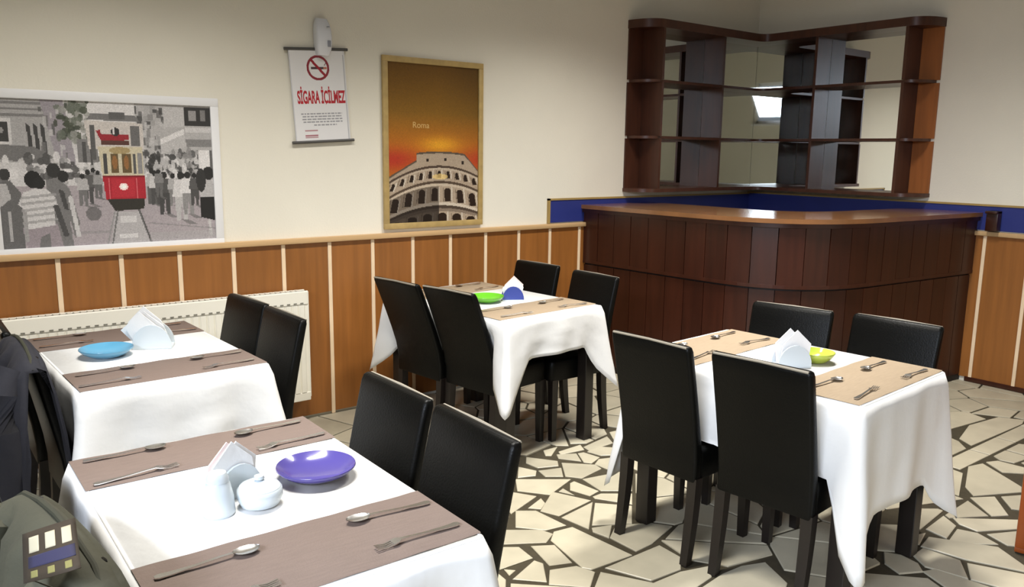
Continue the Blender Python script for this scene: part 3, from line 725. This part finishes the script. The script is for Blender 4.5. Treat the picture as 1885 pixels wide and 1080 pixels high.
place(ch, 0, -3.722, -2.807, 5.5, 0, 'black leather chair with its whole back in view, nearest the camera at the lime-dish table')
place(ch, 0, -2.705, -2.270, 12, 1, 'black leather chair facing us across the lime-dish table, behind the lime dish')
place(ch, 0, -2.602, -2.720, 3.9, 1, 'black leather chair facing us across the lime-dish table, by the far table corner')
place(ch, 0, -4.863, -2.345, 0, 1, 'black leather chair at the purple-plate table, nearer the radiator')
place(ch, 0, -4.865, -2.762, -2, 1, 'black leather chair at the purple-plate table, nearer the camera, overlapping its neighbour')
place(ch, 0, -4.715, -.686, 5.3, 1, 'black leather chair in front of the radiator end, closest to the poster wall')
place(ch, 0, -4.704, -1.102, 1.2, 1, 'black leather chair at the blue-plate table, on the camera side of its twin')
place(ch, 0, -2.752, -.451, 4.8, 1, 'black leather chair tucked between the bar and the green-plate table, by the panelled wall')
place(ch, 0, -2.765, -1.000, -1.2, 1, 'black leather chair between the bar and the green-plate table, at its camera end')
place(ch, 0, -5.740, -.690, 0, 0, 'black chair at the picture edge beside the radiator, half hidden')
jd = place(ch, 0, -5.715, -1.175, 1, 0, 'black chair under the dark jacket at the blue-plate table')
place(ch, 0, -5.960, -2.270, 2, 0, 'black chair cut by the picture edge, behind the olive jacket')
ch2 = chair('', -.365)
place(ch2, 1, -3.918, -.640, 7, 0, 'black leather chair leaning far back at the green-plate table, next to the wall panels', -.365)
place(ch2, 0, -3.842, -1.034, 8.5, 0, 'black leather chair leaning far back at the green-plate table, closest to the bright green plate', -.365)
jc = place(ch, 0, -5.855, -2.80, 7.6, 0, 'black leather chair under the draped olive jacket')

for o in C.objects:
    if o.parent is None and o.get('rake') == -.365: o.scale = (1, 1, 1.012)
# jackets over chair backs
def jacket(name, label, src, m_body, m_seam, seed=0, bulge0=0.0):
    jk = thing(name, label, 'jacket', src.location, src.rotation_euler[2])
    rings = []; NS = 24
    for k in range(NS+1):
        s = -1+2*k/NS; y = s*.262; drop = .030*abs(s)**2.2 + .05*max(0, abs(s)-.75)
        bulge = bulge0+.012*math.sin(9*s+seed)+.01*math.sin(17*s+1+seed)
        zt = .905-drop; hem = .02*math.sin(11*s+seed)
        prof = [(-.208, .50+hem), (-.216, .62), (-.236, .76), (-.254, zt-.03), (-.29, zt), (-.325, zt-.008), (-.360-bulge, zt-.06), (-.380-bulge*1.5, zt-.20), (-.375-bulge, .55), (-.36, .36+hem),
                (-.35, .36+hem), (-.345-bulge, .55), (-.33, zt-.20), (-.318, zt-.075), (-.312, zt-.016), (-.262, zt-.016), (-.245, .76), (-.225, .62), (-.216, .50+hem)]
        rings.append([(x, y, z) for x, z in prof])
    MB().loft(rings).build('body', m_body, jk, ang=80)
    MB().tube([(-.300, -.260, .852), (-.297, -.2, .884), (-.295, -.1, .901), (-.294, 0, .907), (-.294, .1, .902), (-.296, .2, .886), (-.30, .260, .855)], .006, 8).build('shoulder_seam', m_seam, jk)
    return jk
jn = jacket('dark_jacket', 'dark jacket hung over a chair back at the picture edge by the blue-plate table', jd, M_navy, M_olived, 2)
for sy in (-1, 1): MB().tube([(-.345, sy*.20, .85), (-.385, sy*.215, .78), (-.395, sy*.22, .66), (-.385, sy*.215, .52), (-.38, sy*.20, .40)], [.045, .058, .060, .056, .05], 14).build('sleeve', M_navy, jn)
jk = jacket('olive_jacket', 'olive green jacket hung over a chair back in the corner nearest the camera', jc, M_olive, M_olived)
# sleeve hanging down behind, with its patch
m = MB().tube([(-.35, -.20, .86), (-.40, -.215, .80), (-.415, -.22, .68), (-.40, -.215, .54), (-.39, -.20, .42)], [.05, .066, .068, .062, .054], 14)
slv = m.build('sleeve', M_olive, jk)
m = MB().tube([(-.35, .20, .86), (-.39, .22, .78), (-.395, .225, .66), (-.385, .22, .54), (-.38, .21, .42)], [.05, .062, .064, .058, .05], 14)
m.build('sleeve', M_olive, jk)
# embroidered patch sewn on the back of the jacket: each piece follows the cloth below it
from mathutils.bvhtree import BVHTree
bpy.context.view_layer.update()
jb = [o for o in C.objects if o.parent == jk and o.name.startswith('body')][0]
JM = Matrix.Translation(jk.location) @ Matrix.Rotation(jk.rotation_euler[2], 4, 'Z')
trees = []
for o in C.objects:
    if o.parent == jk: trees.append(BVHTree.FromPolygons([JM @ v.co for v in o.data.vertices], [p.vertices[:] for p in o.data.polygons]))
PC, PD = Vector((-5.9606, -3.6119, 1.2090)), Vector((0.1039, 0.9061, -0.4101)).normalized()     # a point above the patch and the direction it is pressed on
PU = Vector((0.0747, -0.0514, 0.0295)); PV = Vector((-0.0043, -0.0145, -0.0808))
smp = [(a/8-.5, b/8-.5) for a in range(9) for b in range(9)]
dep = np.array([min(r[3] for r in (tr.ray_cast(PC + PU*a + PV*b, PD) for tr in trees) if r[0]) for a, b in smp])
quad = lambda a, b: np.array([1, a, b, a*a, a*b, b*b])
QA = np.array([quad(a, b) for a, b in smp]); QC = np.linalg.lstsq(QA, dep, rcond=None)[0]
QC[0] += min(0, (dep-QA@QC).min())              # lies on the highest folds of the cloth
def patch_piece(name, u0, v0, u1, v1, m, h, par):
    mm = MB(); n = 8; rows = []
    for j in range(n+1):
        for i in range(n+1):
            a, b = u0+(u1-u0)*i/n-.5, v0+(v1-v0)*j/n-.5
            rows.append(PC + PU*a + PV*b + PD*(float(quad(a, b)@QC) - .001 - h))
    v = [JM.inverted() @ q for q in rows]; f = [(j*(n+1)+i, j*(n+1)+i+1, (j+1)*(n+1)+i+1, (j+1)*(n+1)+i) for j in range(n) for i in range(n)]
    mm.add(v, f); o = mm.build(name, m, par); s = o.modifiers.new('thickness', 'SOLIDIFY'); s.thickness = .0012; return o
pp = patch_piece('patch', 0, 0, 1, 1, M_patchb, 0, jk)
for i in range(3):
    u = .12+i*.30
    patch_piece('patch_bar', u, .12, u+.18, .44, M_patchc, .0016, pp)
    patch_piece('patch_mark', u+.02, .80, u+.14, .93, M_patchy, .0016, pp)
patch_piece('patch_band', .10, .51, .94, .74, M_patchn, .0016, pp)

# ------------------------------------------------------------------ tables and cloths
TZ = .752
def table(label, cx, cy, wx, ly, rz):
    t = thing('dining_table', label, 'table', (cx, cy, 0), R(rz), 'dining tables under white cloths')
    MB().box(-wx/2, -ly/2, TZ-.03, wx/2, ly/2, TZ, .004).build('tabletop', M_leg, t)
    MB().box(-wx/2+.05, -ly/2+.05, TZ-.12, wx/2-.05, -ly/2+.07, TZ-.031).box(-wx/2+.05, ly/2-.07, TZ-.12, wx/2-.05, ly/2-.05, TZ-.031).box(-wx/2+.05, -ly/2+.07, TZ-.12, -wx/2+.07, ly/2-.07, TZ-.031).box(wx/2-.07, -ly/2+.07, TZ-.12, wx/2-.05, ly/2-.07, TZ-.031).build('apron', M_leg, t, smooth=False)
    for sx in (-1, 1):
        for sy in (-1, 1):
            x, y = sx*(wx/2-.055), sy*(ly/2-.055)
            MB().box(x-.032, y-.032, 0, x+.032, y+.032, TZ-.031, .003).build('leg', M_leg, t, smooth=False)
    return t
CH = [o for o in C.objects if o.parent is None and o.name.startswith('dining_chair')]
CHM = [(Matrix.Translation(o.location) @ Matrix.Rotation(o.rotation_euler[2], 4, 'Z'), o.get('rake', -.285)) for o in CH]
def avoid(q, cx, cy, rz):
    M = Matrix.Translation((cx, cy, 0)) @ Matrix.Rotation(R(rz), 4, 'Z'); w = M @ Vector(q)
    for m, tx in CHM:
        l = m.inverted() @ w
        e = max(0, abs(l.y)-.20)
        if e < .05 and -.42 < l.x < .235 and w.z < .725:
            k = max(0, (l.z-.44)/.44); front = -.195-(-.195-tx)*k**1.15+.034
            if l.x < front and l.z > .33:
                f = (1-(e/.05)**2)*min(1, (.725-w.z)/.05); l.x += (front-l.x)*max(0, f)
            if l.z < .476 and e < .05: l.z += (.476+.004*(l.z-.44)-l.z)*(1-(e/.05)**2)
            w = m @ l
    return tuple(M.inverted() @ w)
def cloth(label, cx, cy, wx, ly, rz, h, seed, flare=.075, hend=None, tipf=1.6):
    """cloth: flat top, four hanging sides with soft waves, corners hanging lower as folded points"""
    hx, hy = wx/2+.006, ly/2+.006; rc = .018; r = random.Random(seed)
    hend = hend or h
    per = []
    def seg(a, b, n, nx, ny, tag_):
        for k in range(n):
            t = k/n; per.append((a[0]+(b[0]-a[0])*t, a[1]+(b[1]-a[1])*t, nx, ny, tag_))
    def arc(px, py, a0, n):
        for k in range(n):
            a = R(a0+90*k/n); per.append((px+rc*math.cos(a), py+rc*math.sin(a), math.cos(a), math.sin(a), 'c'))
    nx_, ny_ = 26, 34
    seg((hx, -hy+rc), (hx, hy-rc), ny_, 1, 0, 'x'); arc(hx-rc, hy-rc, 0, 6)
    seg((hx-rc, hy), (-hx+rc, hy), nx_, 0, 1, 'y'); arc(-hx+rc, hy-rc, 90, 6)
    seg((-hx, hy-rc), (-hx, -hy+rc), ny_, -1, 0, 'x'); arc(-hx+rc, -hy+rc, 180, 6)
    seg((-hx+rc, -hy), (hx-rc, -hy), nx_, 0, -1, 'y'); arc(hx-rc, -hy+rc, 270, 6)
    n = len(per)
    ph = [r.uniform(0, 6.28) for _ in range(8)]
    rings = []; NR = 12
    for j in range(NR+1):
        t = j/NR; ring = []
        for i, (x, y, nx, ny, tg) in enumerate(per):
            dcx, dcy = hx-abs(x), hy-abs(y)
            if tg == 'c': dc = rc*abs(math.atan2(abs(ny), abs(nx))-math.pi/4)          # distance along the rim to the nearest corner
            else: dc = math.hypot(dcx, dcy) - rc + rc*.785
            hh = h if (tg == 'x') else hend if tg == 'y' else (h+hend)/2
            wc = .15
            q = max(0, 1-dc/wc); tip = (max(h, hend)*tipf-hh)*q**1.15
            D = hh + tip
            s = (x*1.0 + y*1.3)
            wave = .007*math.sin(s*19+ph[0]) + .006*math.sin(s*31+ph[1]+t*1.5)
            fl = flare*math.exp(-(dc/.045)**2)*(.35+.65*t**.8)
            e = .004 + .016*t**.6 + (wave*(1-q) - .014*math.exp(-((dc-.13)/.06)**2)*t)*t**.7
            e += .007*noise.noise((s*5, t*3.2, ph[2]))*t**.5 + .003*noise.noise((s*13, t*8, ph[3]))*t**.5
            dx_, dy_ = math.copysign(.7071, x)*fl*t**.7, math.copysign(.7071, y)*fl*t**.7
            if t == 0: px, py, pz = x-nx*.004, y-ny*.004, TZ+.0045
            else: px, py, pz = x+nx*e+dx_, y+ny*e+dy_, TZ+.004-D*t
            ring.append((px, py, pz))
        rings.append(ring)
    m = MB()
    # soft turn-over and the flat top
    rings = [rings[0]] + [[avoid(q, cx, cy, rz) for q in ring] for ring in rings[1:]]
    m.loft(rings, cap=False)
    inner = [(x-nx*.012, y-ny*.012, TZ+.006) for x, y, nx, ny, _ in per]
    m.loft([inner, rings[0]], cap=False); m.add(inner, [tuple(range(n))])
    o = m.build('tablecloth', M_cloth, None, ang=75)
    sol = o.modifiers.new('thickness', 'SOLIDIFY'); sol.thickness = .0012; sol.offset = 1
    o.location = (cx, cy, 0); o.rotation_euler = (0, 0, R(rz))
    return tag(o, label, 'tablecloth', 'white tablecloths')
TB = {'blue': (-5.270, -.952, .655, 1.00, 2.0), 'purple': (-5.408, -2.600, .645, .985, -.5), 'green': (-3.385, -.79, .70, 1.04, 5.0), 'lime': (-3.225, -2.575, .69, .98, 4.0)}
NAME = {'blue': 'the blue-plate table by the radiator', 'purple': 'the purple-plate table nearest the camera', 'green': 'the green-plate table by the wall panels', 'lime': 'the lime-dish table before the bar'}
table('dark table under the white cloth with the light blue plate, by the radiator', *TB['blue'])
table('dark table under the white cloth with the purple plate, nearest the camera', *TB['purple'])
table('dark table with legs showing under the short cloth, by the wall panels', *TB['green'])
table('dark table with square legs under the long draped cloth, before the bar', *TB['lime'])
cloth('white tablecloth under the light blue plate, by the radiator', *TB['blue'], .33, 1, .11)
cloth('white tablecloth under the purple plate, nearest the camera', *TB['purple'], .33, 2, .12)
cloth('short white tablecloth under the green plate, pointed corners hanging down', *TB['green'], .25, 3, .085, .205, 1.85)
cloth('long white tablecloth under the lime dish, draped before the bar', *TB['lime'], .35, 4, .085, .415, 1.45)
CZ = TZ+.0065
def on(k, x, y):                                  # table-local to world
    cx, cy, _, _, rz = TB[k]; v = Vector((x, y)); v.rotate(Matrix.Rotation(R(rz), 2)); return cx+v.x, cy+v.y
def runner(k, y0, y1, label, m, dx=0, over=.0, rot=0):
    cx, cy, wx, ly, rz = TB[k]; w = wx/2+.002
    mm = MB(); n = 24; top = []; 
    for i in range(n+1):
        x = -w+2*w*i/n; z = .0018+.0008*math.sin(i*1.1); top.append((x, z))
    rings = []
    for x, z in top: rings.append([(x+dx, y0, z-.0016), (x+dx, y0+.003, z), (x+dx, y1-.003, z), (x+dx, y1, z-.0016)])
    mm.loft(rings); o = mm.build('table_runner', m)
    yc = (y0+y1)/2; o.location = (cx, cy, CZ+.001); o.rotation_euler = (0, 0, R(rz+rot))
    return tag(o, label, 'table runner', 'table runners')
runner('blue', .215, .495, 'brown runner on the blue-plate table, on its radiator side', M_run)
runner('blue', -.480, -.205, 'brown runner on the blue-plate table, on its camera side', M_run)
runner('purple', .255, .488, 'brown runner on the purple-plate table, on its far side', M_run)
runner('purple', -.478, -.205, 'mauve brown runner on the purple-plate table, on its camera side', M_run)
runner('green', .225, .495, 'brown runner on the green-plate table, against the wall panels', M_run2)
runner('green', -.475, -.205, 'brown runner on the green-plate table, on its camera side', M_run2)
runner('lime', .185, .475, 'beige runner on the lime-dish table, on its far end behind the chair backs', M_run2)
runner('lime', -.480, -.200, 'beige runner on the lime-dish table, on its near end', M_run2)

# ------------------------------------------------------------------ cutlery
def spoon_mb():
    m = MB()
    rings = []
    for k in range(9):                            # bowl
        a = -1+2*k/8; w = .019*math.sqrt(max(.02, 1-a*a)); x = .072+.028*a
        rings.append([(x, w*b, .003+.006*b*b*(1-a*a*.3)+.004*abs(a)**3 + dz) for b, dz in ((-1, 0), (-.5, 0), (0, 0), (.5, 0), (1, 0), (.5, .0015), (0, .0015), (-.5, .0015))])
    m.loft(rings)
    rings = []
    for x, w, z in ((.045, .0035, .009), (.02, .0035, .0085), (-.03, .004, .0055), (-.075, .007, .004), (-.098, .0085, .0045), (-.106, .005, .0045)):
        rings.append([(x, -w, z-.0012), (x, w, z-.0012), (x, w, z+.0012), (x, -w, z+.0012)])
    m.loft(rings); return m
def fork_mb():
    m = MB()
    for y in (-.0095, -.0032, .0032, .0095):
        m.loft([[(x, y-.0016, z-.001), (x, y+.0016, z-.001), (x, y+.0016, z+.001), (x, y-.0016, z+.001)] for x, z in ((.058, .006), (.075, .003), (.098, .006))])
    rings = []
    for x, w, z in ((.060, .0115, .006), (.050, .0115, .008), (.040, .0045, .0095), (.02, .0035, .0085), (-.03, .004, .0055), (-.075, .007, .004), (-.098, .0085, .0045), (-.106, .005, .0045)):
        rings.append([(x, -w, z-.0012), (x, w, z-.0012), (x, w, z+.0012), (x, -w, z+.0012)])
    m.loft(rings); return m
sp = spoon_mb().build('spoon', M_steel); fk = fork_mb().build('fork', M_steel)
used = {'s': 0, 'f': 0}
def cutlery(kind, k, x, y, deg, label):
    src = sp if kind == 's' else fk
    o = src if not used[kind] else src.copy()
    if used[kind]: C.objects.link(o)
    used[kind] = 1
    X, Y = on(k, x, y); o.location = (X, Y, CZ+.0036); o.rotation_euler = (0, 0, R(deg+TB[k][4]))
    tag(o, label, 'spoon' if kind == 's' else 'fork', 'spoons on the runners' if kind == 's' else 'forks on the runners')
SIDE = {'far': 'far runner', 'near': 'camera-side runner'}
rc_ = random.Random(3)
def settings(k, yfar, ynear, ry, skip=()):
    for side, yc in (('far', yfar), ('near', ynear)):
        for seat, sx in (('chair', 1), ('outer', -1)):
            who = {'blue': ('by the chairs before the radiator', 'by the picture-edge chairs'), 'purple': ('by the pair of chairs', 'by the olive jacket'),
                   'green': ('by the bar-side chairs', 'by the leaning chairs'), 'lime': ('by the bar-side chairs', 'by the chairs with backs to us')}[k][0 if sx > 0 else 1]
            nm = {'blue': 'blue-plate', 'purple': 'purple-plate', 'green': 'green-plate', 'lime': 'lime-dish'}[k]
            a = (180 if sx > 0 else 0)
            cutlery('s', k, sx*.195+rc_.uniform(-.012, .012), yc+.072+rc_.uniform(-.01, .01), a+rc_.uniform(-6, 6), f'steel spoon on the {nm} table, {SIDE[side]}, {who}')
            cutlery('f', k, sx*.205+rc_.uniform(-.012, .012), yc-.085+rc_.uniform(-.01, .01), a+rc_.uniform(-6, 6), f'steel fork on the {nm} table, {SIDE[side]}, {who}')
settings('blue', .36, -.345, 0); settings('purple', .368, -.345, 0); settings('green', .36, -.345, 0); settings('lime', .335, -.345, 0)

# ------------------------------------------------------------------ plates, shakers, napkins
def plate(x, y, r, h, m, label, rim=None):
    t = tag(MB().lathe([(r*.52, 0), (r*.60, .004), (r*.86, h*.55), (r, h), (r*.985, h+.003), (r*.84, h*.62+.004), (r*.60, .010), (.001, .009)], n=40).build('plate', m, None, ang=80), label, 'plate', 'coloured plates')
    t.location = (x, y, CZ); return t
plate(-5.243, -2.578, .100, .030, M_purple, 'purple glazed plate on the table nearest the camera')
plate(-5.402, -.965, .100, .034, M_cyan, 'light blue glazed plate beside a napkin holder, on the table by the radiator')
plate(-3.455, -.845, .098, .034, M_green, 'bright green glazed plate on the table by the wall panels')
plate(-3.125, -2.655, .075, .040, M_lime, 'lime yellow-green dish behind the napkins on the table before the bar')
def napkin_holder(x, y, rz, label, rim=None, n=5, lean=0, seed=1, sc=1.35):
    r = random.Random(seed)
    t = thing('napkin_holder', label, 'napkin holder', (x, y, CZ), R(rz), 'napkin holders'); t.scale = (sc, sc, sc)
    MB().box(-.045, -.024, 0, .045, .024, .008, .002).build('base', M_porc, t)
    for s in (-1, 1):
        pts = [(.045*math.cos(R(a)), .055*math.sin(R(a))) for a in range(0, 181, 15)]
        m = MB(); ring = lambda yy: [(px, yy, .006+pz) for px, pz in pts]
        m.loft([ring(s*.019), ring(s*.024)], cap=True); o = m.build('side_plate', rim or M_porc, t)
    for i in range(n):
        yy = -.014+.028*i/(n-1); w = .036+r.uniform(-.002, .004); hgt = .068+r.uniform(0, .026); sk = r.uniform(-.012, .012)+lean*.02; dy = r.uniform(-.004, .004)+lean*.012
        m = MB().loft([[(px, yy-.002, .009), (px, yy+.002, .009)] for px in (-w, w)], cap=False)
        m = MB().add([(-w, yy-.0018, .009), (w, yy-.0018, .009), (w+sk, yy-.0018+dy*.6, hgt*.72), (sk, yy-.001+dy, hgt+.012), (-w+sk, yy-.0018+dy*.6, hgt*.70), (-w, yy+.0018, .009), (w, yy+.0018, .009), (w+sk, yy+.0018+dy*.6, hgt*.72), (sk, yy+.001+dy, hgt+.012), (-w+sk, yy+.0018+dy*.6, hgt*.70)],
                 [(0, 1, 2, 3, 4), (9, 8, 7, 6, 5), (0, 5, 6, 1), (1, 6, 7, 2), (2, 7, 8, 3), (3, 8, 9, 4), (4, 9, 5, 0)])
        m.build('napkin', M_naph if i == n-1 and lean == 0 else M_nap, t, smooth=False)
    return t
napkin_holder(-5.448, -2.560, 15, 'white napkin holder full of paper napkins behind the shaker and sugar bowl', seed=2)
napkin_holder(-5.212, -.915, -25, 'white rounded napkin holder beside the light blue plate', lean=-1, seed=3, sc=1.7)
napkin_holder(-3.300, -.880, -30, 'napkin holder with blue side plates beside the bright green plate', M_bluerim, seed=4)
napkin_holder(-3.270, -2.640, -32, 'white napkin holder in front of the lime dish', seed=5, sc=1.5)
def shaker(x, y, label, hgt=.075):
    t = thing('salt_shaker', label, 'shaker', (x, y, CZ), 0); t.scale = (1.3, 1.3, 1.4)
    MB().lathe([(.026, 0), (.028, .004), (.026, .03), (.021, .052), (.019, .056)], n=20).build('body', M_porc, t)
    MB().lathe([(.0195, .0562), (.0195, .062), (.015, .071), (.004, .075)], n=20).build('cap', M_porc, t)
    return t
shaker(-5.512, -2.650, 'white porcelain salt shaker beside the sugar bowl, near the purple plate')
t = thing('sugar_bowl', 'white porcelain sugar bowl with a lid between shaker and purple plate', 'bowl', (-5.418, -2.655, CZ)); t.scale = (1.22, 1.22, 1.0)
MB().lathe([(.026, 0), (.036, .004), (.043, .022), (.042, .040), (.039, .044)], n=28).build('body', M_porc, t)
MB().lathe([(.0395, .0442), (.036, .050), (.022, .057), (.006, .060)], n=28).build('lid', M_porc, t)
MB().lathe([(.005, .0595), (.010, .064), (.009, .071), (.003, .074)], n=16).build('knob', M_porc, t)

# ------------------------------------------------------------------ cabinet that just enters the picture
t = thing('wooden_cabinet', 'orange-brown wooden cabinet side just entering the picture by the crazy-paved floor', 'cabinet', (-2.245, -3.615, 0), R(12))
MB().box(-.205, -.25, .0, .205, .42, .02, .002).build('plinth', M_cab, t)
MB().box(-.21, -.25, .02, .21, .42, .86, .005).build('body', M_cab, t)
MB().box(-.225, -.27, .86, .225, .435, .885, .004).build('top', M_cab, t)
for s in (0, 1):
    d = MB().box(-.20+s*.203, -.268, .05, -.003+s*.203, -.251, .84, .003).build('door', M_cab, t)
    MB().tube([(-.03+s*.06, -.28, .44), (-.03+s*.06, -.28, .54)], .006, 8).build('handle', M_steel, d)

# ------------------------------------------------------------------ ceiling lamp and curtains behind the camera (seen in the mirrors)
lampm = emis('lit_diffuser', (.95, .97, 1.0), 4)
for k, (lx, ly) in enumerate(LAMPS):
    t = thing('ceiling_lamp', ['white fluorescent ceiling lamp over the blue-plate and purple-plate tables', 'white fluorescent ceiling lamp over the lime-dish table'][k], 'lamp', (lx, ly, ZC))
    MB().box(-.65, -.17, -.07, .65, .17, 0, .006).build('housing', M_wframe, t)
    MB().box(-.62, -.15, -.085, .62, .15, -.0705).build('diffuser', lampm, t, smooth=False)
